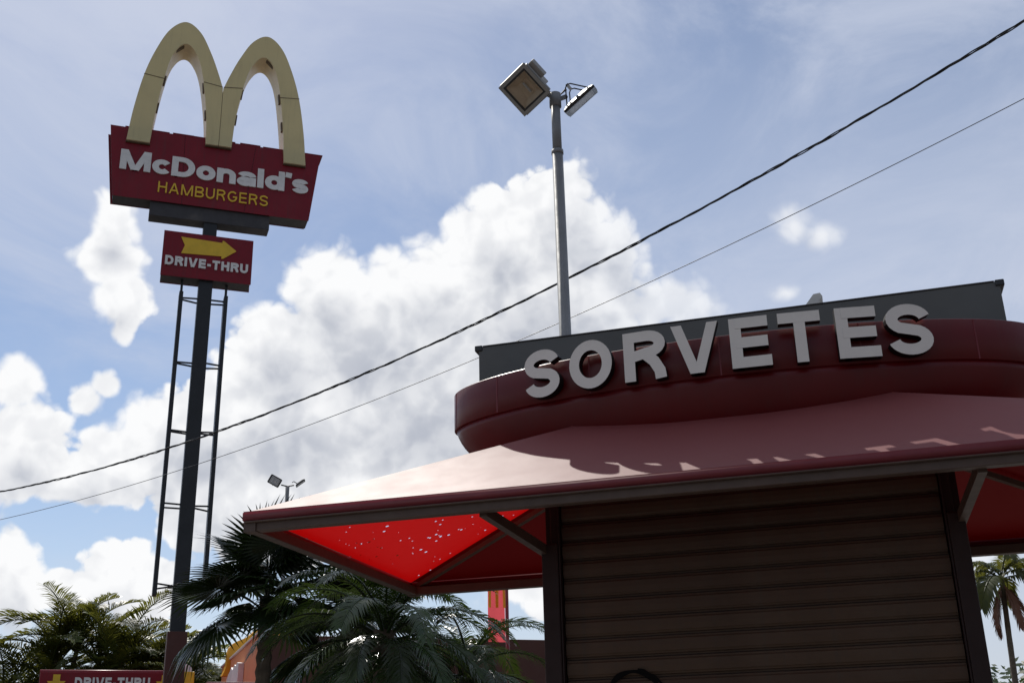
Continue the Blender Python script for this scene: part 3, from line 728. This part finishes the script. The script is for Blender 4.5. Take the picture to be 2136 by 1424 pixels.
def fan_mesh(name, pet, Rr, mt, seed, cup=.25, droop=.30, n=40):
    rn = random.Random(seed); bm = bmesh.new(); pts = []; p = Vector((0, 0, 0))
    for i in range(7): pts.append(p.copy()); e = R(14 - 30*i/6); p = p + Vector((math.cos(e), 0, math.sin(e)))*pet/6
    tube(bm, pts, [.011-.0008*i for i in range(7)], 5, False)
    hub = pts[-1]; tl = R(-22)
    fx = Vector((math.cos(tl), 0, math.sin(tl))); fz = Vector((-math.sin(tl), 0, math.cos(tl))); fy = Vector((0, 1, 0))
    span = R(152)
    def P_(a, r, lift=0):
        q = hub + (fx*math.cos(a) + fy*math.sin(a))*r + fz*(cup*r*(abs(a)/span)**2*.8 - cup*.12*r + lift)
        return q - Vector((0, 0, droop*(r/Rr)**2.2*Rr*.55))
    da = 2*span/n
    for k in range(n):
        a = -span + da*(k+.5); ln = Rr*(1 - .22*(abs(a)/span)**2)*rn.uniform(.93, 1.05); mr = ln*rn.uniform(.50, .58)
        h0 = bm.verts.new(P_(a, .02)); ml = bm.verts.new(P_(a-da*.5, mr, -.006)); mr_ = bm.verts.new(P_(a+da*.5, mr, -.006)); mc = bm.verts.new(P_(a, mr, .012))
        q2 = ln*.80; ql = bm.verts.new(P_(a-da*.22, q2)); qr = bm.verts.new(P_(a+da*.22, q2))
        tp = P_(a + rn.uniform(-.02, .02), ln) - Vector((0, 0, rn.uniform(0, .10)*Rr*droop*3)); tp = bm.verts.new(tp)
        bm.faces.new((h0, ml, mc)); bm.faces.new((h0, mc, mr_)); bm.faces.new((ml, ql, mc)); bm.faces.new((mc, ql, qr)); bm.faces.new((mc, qr, mr_)); bm.faces.new((ql, tp, qr))
    me = bpy.data.meshes.new(name); bm.normal_update(); bm.to_mesh(me); bm.free(); me.materials.append(mt)
    return me
def trunk_obj(parent, h, r0, r1, bend=(0, 0), rough=True, name='trunk', ring=.07, m='trunk'):
    bm = bmesh.new(); n = max(6, int(h/ring)); pts = []; rad = []
    for i in range(n+1):
        t = i/n; pts.append((bend[0]*t*t, bend[1]*t*t, h*t)); rad.append((r0+(r1-r0)*t)*(1 + (.10 if rough else .03)*(1 if i % 2 else -1)))
    tube(bm, pts, rad, 12); return obj(name, bm, M[m], parent)

date = [frond_mesh('frond', 1.28, 68, -38, 46, .27, M['palm_leaf'], 1, width=.017, droop=0.63), frond_mesh('frond', 1.30, 42, -62, 48, .27, M['palm_leaf'], 2, width=.017, droop=0.71),
        frond_mesh('frond', 1.22, 18, -74, 46, .26, M['palm_leaf'], 3, width=.017, droop=0.79), frond_mesh('frond', 1.10, -6, -86, 42, .25, M['palm_leaf'], 4, width=.017, droop=0.87)]
def feather_palm(loc, h, label, nf, seed, sc=1.0, meshes=date, tr=(.10, .085), group=None, cat='palm', rings=4, dead=0):
    rn = random.Random(seed); T = thing('feather_palm', label, cat, (loc[0], loc[1], 0), 0, group)
    trunk_obj(T, h, *tr)
    for k in range(nf):
        lay = k*rings//nf; me = meshes[min(lay, len(meshes)-1)]
        inst('frond', me, T, (0, 0, h-.03-.05*lay), (rn.uniform(-.22, .22), rn.uniform(-.12, .12), k*2.39996 + rn.uniform(-.2, .2)), sc*rn.uniform(.86, 1.08))
    return T
feather_palm((-3.55, 8.62), 2.76, 'large glossy feather palm with arching fronds below the left side of the canopy', 46, 11, .92)
feather_palm((-3.12, 9.45), 2.55, 'smaller dark feather palm whose fronds reach the red banner', 26, 12, .74)
fans = [fan_mesh('fan_leaf', .52, .62, M['fan_leaf'], 21), fan_mesh('fan_leaf', .46, .66, M['fan_leaf'], 22, .35, .45), fan_mesh('fan_leaf', .60, .60, M['fan_leaf'], 23, .15, .6)]
def fan_palm(loc, h, label, nf, seed, sc=1.0):
    rn = random.Random(seed); T = thing('fan_palm', label, 'palm', (loc[0], loc[1], 0)); trunk_obj(T, h, .10, .075)
    for k in range(nf):
        t = k/(nf-1); pitch = R(-80 + 92*t) + rn.uniform(-.15, .15)      # upright ones first, then drooping
        inst('fan_leaf', fans[k % 3], T, (0, 0, h-.02-.25*t), (rn.uniform(-.3, .3), pitch, k*2.39996 + rn.uniform(-.25, .25)), sc*rn.uniform(.85, 1.1))
    return T
fan_palm((-5.90, 11.06), 3.52, 'fan palm with spiky leaves crossing the foot of the tall sign pole', 21, 31)
fan_palm((-5.05, 11.7), 3.22, 'second fan palm half hidden behind the left corner of the canopy', 22, 32, .95)

areca = [frond_mesh('frond', 1.75, 78, 5, 34, .50, M['areca_leaf'], 41, vee=.8, width=.036, droop=.5), frond_mesh('frond', 1.9, 66, -30, 36, .52, M['areca_leaf'], 42, vee=.7, width=.036, droop=.5), frond_mesh('frond', 1.7, 40, -55, 34, .50, M['areca_leaf'], 43, vee=.6, width=.036, droop=.6)]
def areca_palm(loc, h, label, seed, ns=4, nf=7, sc=1.0):
    rn = random.Random(seed); T = thing('areca_palm', label, 'palm', (loc[0], loc[1], 0), 0, 'clump of areca palms beyond the drive-through lane')
    for s_ in range(ns):
        bx, by = rn.uniform(-.35, .35), rn.uniform(-.35, .35); hh = h*rn.uniform(.62, 1.0); a = rn.uniform(0, 6.28)
        st = trunk_obj(T, hh, .065, .045, (.3*math.cos(a), .3*math.sin(a)), False, 'stem', .22); st.location = (bx, by, 0)
        for k in range(nf):
            inst('frond', areca[min(2, k*3//nf)], T, (bx+.3*math.cos(a), by+.3*math.sin(a), hh-.04), (rn.uniform(-.2, .2), rn.uniform(-.15, .15), k*2.4+rn.uniform(-.3, .3)), sc*rn.uniform(.75, 1.05))
    return T
for i, (x, y, h, lab) in enumerate(((-15.0, 18.9, 3.6, 'leftmost areca palm, low and thin at the picture edge'), (-14.45, 19.3, 4.25, 'areca palm standing behind the left end of the drive-thru board'),
        (-13.9, 19.7, 4.45, 'tallest yellowish areca palm over the middle of the drive-thru board'), (-13.3, 20.2, 4.3, 'dense areca palm over the right end of the drive-thru board'),
        (-12.65, 20.7, 4.1, 'areca palm showing on both sides of the red-brown pole base'))):
    areca_palm((x, y), h, lab, 50+i, 5 if i else 3, 10)
# slim palm at the right
slim = [frond_mesh('frond', .85, 60, -60, 30, .26, M['areca_leaf'], 61, width=.032, droop=.8), frond_mesh('frond', .85, 20, -80, 30, .26, M['areca_leaf'], 62, width=.032, droop=.9)]
dead_me = frond_mesh('dead_frond', .62, -60, -92, 22, .16, M['dead_leaf'], 63, width=.03, droop=1.0)
T = thing('slim_palm', 'slender tall palm with hanging rusty leaves right of the kiosk', 'palm', (1.86, 15.9, 0))
trunk_obj(T, 3.92, .055, .030, (.10, 0), False, 'trunk', .12)
for k in range(13): inst('frond', slim[0 if k < 7 else 1], T, (.10, 0, 3.90), (rnd.uniform(-.3, .3), rnd.uniform(-.2, .2), k*2.4), rnd.uniform(.8, 1.1))
for a in (2.6, 3.6, .2, 5.4): inst('dead_frond', dead_me, T, (.10, 0, 3.84), (0, rnd.uniform(-.3, .1), a), rnd.uniform(.8, 1.1))

# broadleaf trees far behind
def leafy_tree(name, loc, h, r, label, seed, n=1500, leaf=.16, group=None):
    rn = random.Random(seed); T = thing(name, label, 'tree', (loc[0], loc[1], 0), 0, group)
    bm = bmesh.new(); tube(bm, [(0, 0, 0), (.05, 0, h*.35), (0, .08, h*.7)], [r*.10, r*.075, r*.03], 8)
    for k in range(5):
        a = k*1.26; tube(bm, [(.03, .02, h*.4), (math.cos(a)*r*.45, math.sin(a)*r*.45, h*.68)], [r*.05, r*.015], 6)
    obj('trunk', bm, M['bark'], T)
    bm = bmesh.new(); cl = [(Vector((rn.gauss(0, .42)*r, rn.gauss(0, .42)*r, h*.68 + rn.uniform(-.22, .30)*h)), r*rn.uniform(.25, .45)) for _ in range(14)]
    for i in range(n):
        c, cr = cl[i % 14]; d = Vector((rn.gauss(0, 1), rn.gauss(0, 1), rn.gauss(0, 1))).normalized()*cr*rn.random()**.4; q = c + d
        u = Vector((rn.gauss(0, 1), rn.gauss(0, 1), rn.gauss(0, .6))).normalized(); w = u.orthogonal().normalized(); s_ = leaf*rn.uniform(.6, 1.3)
        vs = [bm.verts.new(q + u*s_*a + w*s_*b) for a, b in ((-.6, 0), (0, -.3), (.7, 0), (0, .3))]; bm.faces.new(vs)
    obj('crown', bm, M['leaf'], T); return T
leafy_tree('tree', (3.3, 25.9), 3.6, 1.5, 'dark bushy tree at the bottom right corner', 71, 1900, .14)
leafy_tree('tree', (-24.6, 41.4), 5.9, 2.6, 'hazy far tree between the sign pole and the orange building', 72, 1700, .24)
leafy_tree('tree', (-20.9, 24.2), 3.4, 1.7, 'low dark tree behind the areca palms at the left edge', 73, 1700, .16)
leafy_tree('tree', (-16.3, 24.9), 3.9, 1.9, 'dark tree filling in behind the middle areca palms', 74, 1900, .17)

# ------------------------------------------------------------------ restaurant
B = thing('restaurant_building', 'terracotta restaurant behind the palms with a yellow roof arch', 'building', (-8.033, 14.982, 0), AX)
H = 3.72
obj('left_wall', bbox(0, .25, .26, 5.49, 0, H, .01), M['terracotta'], B)
obj('front_wall', bbox(.02, 8.0, 0, .25, 0, H-.06, .01), M['terracotta_shaded'], B)
obj('back_wall', bbox(.26, 8.0, 5.24, 5.48, 0, H-.02), M['terracotta_shaded'], B)
obj('end_wall', bbox(7.75, 7.99, .26, 5.23, 0, H-.07), M['terracotta_shaded'], B)
obj('roof', bbox(.26, 7.74, .26, 5.23, 3.2, 3.3), M['pale'], B)
obj('parapet_cap', bbox(-.03, .28, .20, 5.52, H+.001, H+.035, .006), M['trim'], B)
sg_ = obj('wall_sign', bbox(-.10, -.002, 1.95, 3.75, 3.06, 3.10, .004), M['awning_red'], B)
pts = [(-3.70, 3.105), (-2.05, 3.105), (-2.0, 3.47), (-2.22, 3.50), (-2.4, 3.46), (-2.6, 3.50), (-2.85, 3.44), (-3.05, 3.50), (-3.25, 3.45), (-3.45, 3.42), (-3.68, 3.36)]
bm = prism(pts, -.09, -.004); bmesh.ops.rotate(bm, verts=bm.verts, matrix=Matrix.Rotation(-math.pi/2, 3, 'Z'))
obj('white_relief', bm, M['white'], sg_)
obj('wall_awning', bbox(-.7, -.001, .3, 5.4, 2.98, 3.04, .01), M['awning_red'], B)
band = arc_strip(0, 0, .72, 0, 180, .34, -.06, 28)
for v in band.verts: v.co.y = v.co.y if v.co.y < -.059 else .06
o = obj('roof_arch', band, M['roof_yellow'], B); o.location = (.70, 4.2, 3.45); o.rotation_euler = (0, 0, R(8))

# ------------------------------------------------------------------ drive-thru clearance board
D_ = thing('clearance_board', 'low red DRIVE-THRU board with yellow arrows left of the red-brown pole base', 'sign', (-10.955, 15.50, 0), AX)
cbd = obj('board', bbox(-.90, .95, -.05, .05, 2.72, 3.325, .012), M['sign_red'], D_)
bm = bmesh.new(); tube(bm, [(-.905, 0, 3.325), (.955, 0, 3.325)], .035, 10); obj('top_roll', bm, M['sign_red'], cbd, True)
lettering("DRIVE-THRU", -.40, .68, 3.075, 3.245, -.068, .014, .24, .14, cbd, M['white'], M['white'])
for x in (-.66, .90):
    obj('arrow', prism([(x-.05, 3.285), (x-.05, 3.19), (x-.13, 3.19), (x, 3.00), (x+.13, 3.19), (x+.05, 3.19), (x+.05, 3.285)], -.064, -.0505), M['yellow'], cbd)
for x in (-.75, .80): obj('post', bbox(x-.05, x+.05, -.045, .045, 0, 2.719), M['pole_red'], D_)
Yb = thing('menu_board', 'small yellow board with a white rounded top right of the pole base', 'sign', (-10.99, 17.89, 0), AX)
obj('panel', bbox(-.25, .12, -.06, .06, 1.0, 3.52, .01), M['yellow'], Yb)
obj('rounded_top', prism([(.0 -.05 + .13*math.cos(R(a)), 3.5205 + .13*math.sin(R(a))) for a in range(0, 181, 12)], -.05, .05), M['white'], Yb)
obj('post', bbox(-.10, -.02, -.05, .05, 0, .999), M['pole_red'], Yb)

# ------------------------------------------------------------------ far shed, banner
Sh = thing('white_shed', 'pale low gabled shed far off between the pole and the restaurant', 'building', (-20.6, 35.2, 0), R(30))
obj('wall', bbox(-3.2, 2.2, 0, 4, 0, 4.9), M['pale'], Sh)
obj('roof', prism([(-3.5, 4.901), (2.5, 4.901), (-.5, 5.6)], -.2, 4.2), M['pale'], Sh)
obj('door', bbox(-1.2, -.2, -.03, -.001, 0, 2.1), M['frame'], Sh)
Bn = thing('banner_pole', 'red banner with yellow arches on a red pole left of the kiosk', 'banner', (-3.94, 13.43, 0), AX)
bm = bmesh.new(); tube(bm, [(0, 0, 0), (0, 0, 4.35)], .022, 12); obj('pole', bm, M['sign_red'], Bn, True)
bm = bmesh.new(); rows = []
for j in range(13):
    z_ = 3.18 + 1.1*j/12; rows.append([bm.verts.new((-.024-.215*i/6, .012*math.sin(i*1.1+j*.4), z_)) for i in range(7)])
for A, C_ in zip(rows, rows[1:]):
    for i in range(6): bm.faces.new((A[i], A[i+1], C_[i+1], C_[i]))
bn = obj('banner_cloth', bm, M['banner'], Bn, True)
for c in (-.085, -.18):
    bm = bmesh.new()
    pts = [(c + .047*math.copysign(abs(math.cos(R(a)))**.8, math.cos(R(a))), 3.58 + .45*max(0, math.sin(R(a)))) for a in range(0, 181, 15)]
    for k, (x, z_) in enumerate(pts):
        pass
    vs = [[bm.verts.new((c + (x-c)*f, -.022, 3.58 + (z_-3.58)*(1 if f > 1 else .86))) for f in (1.30, .62)] for x, z_ in pts]
    for A, C_ in zip(vs, vs[1:]): bm.faces.new((A[0], C_[0], C_[1], A[1]))
    obj('printed_arch', bm, M['banner_yellow'], bn)
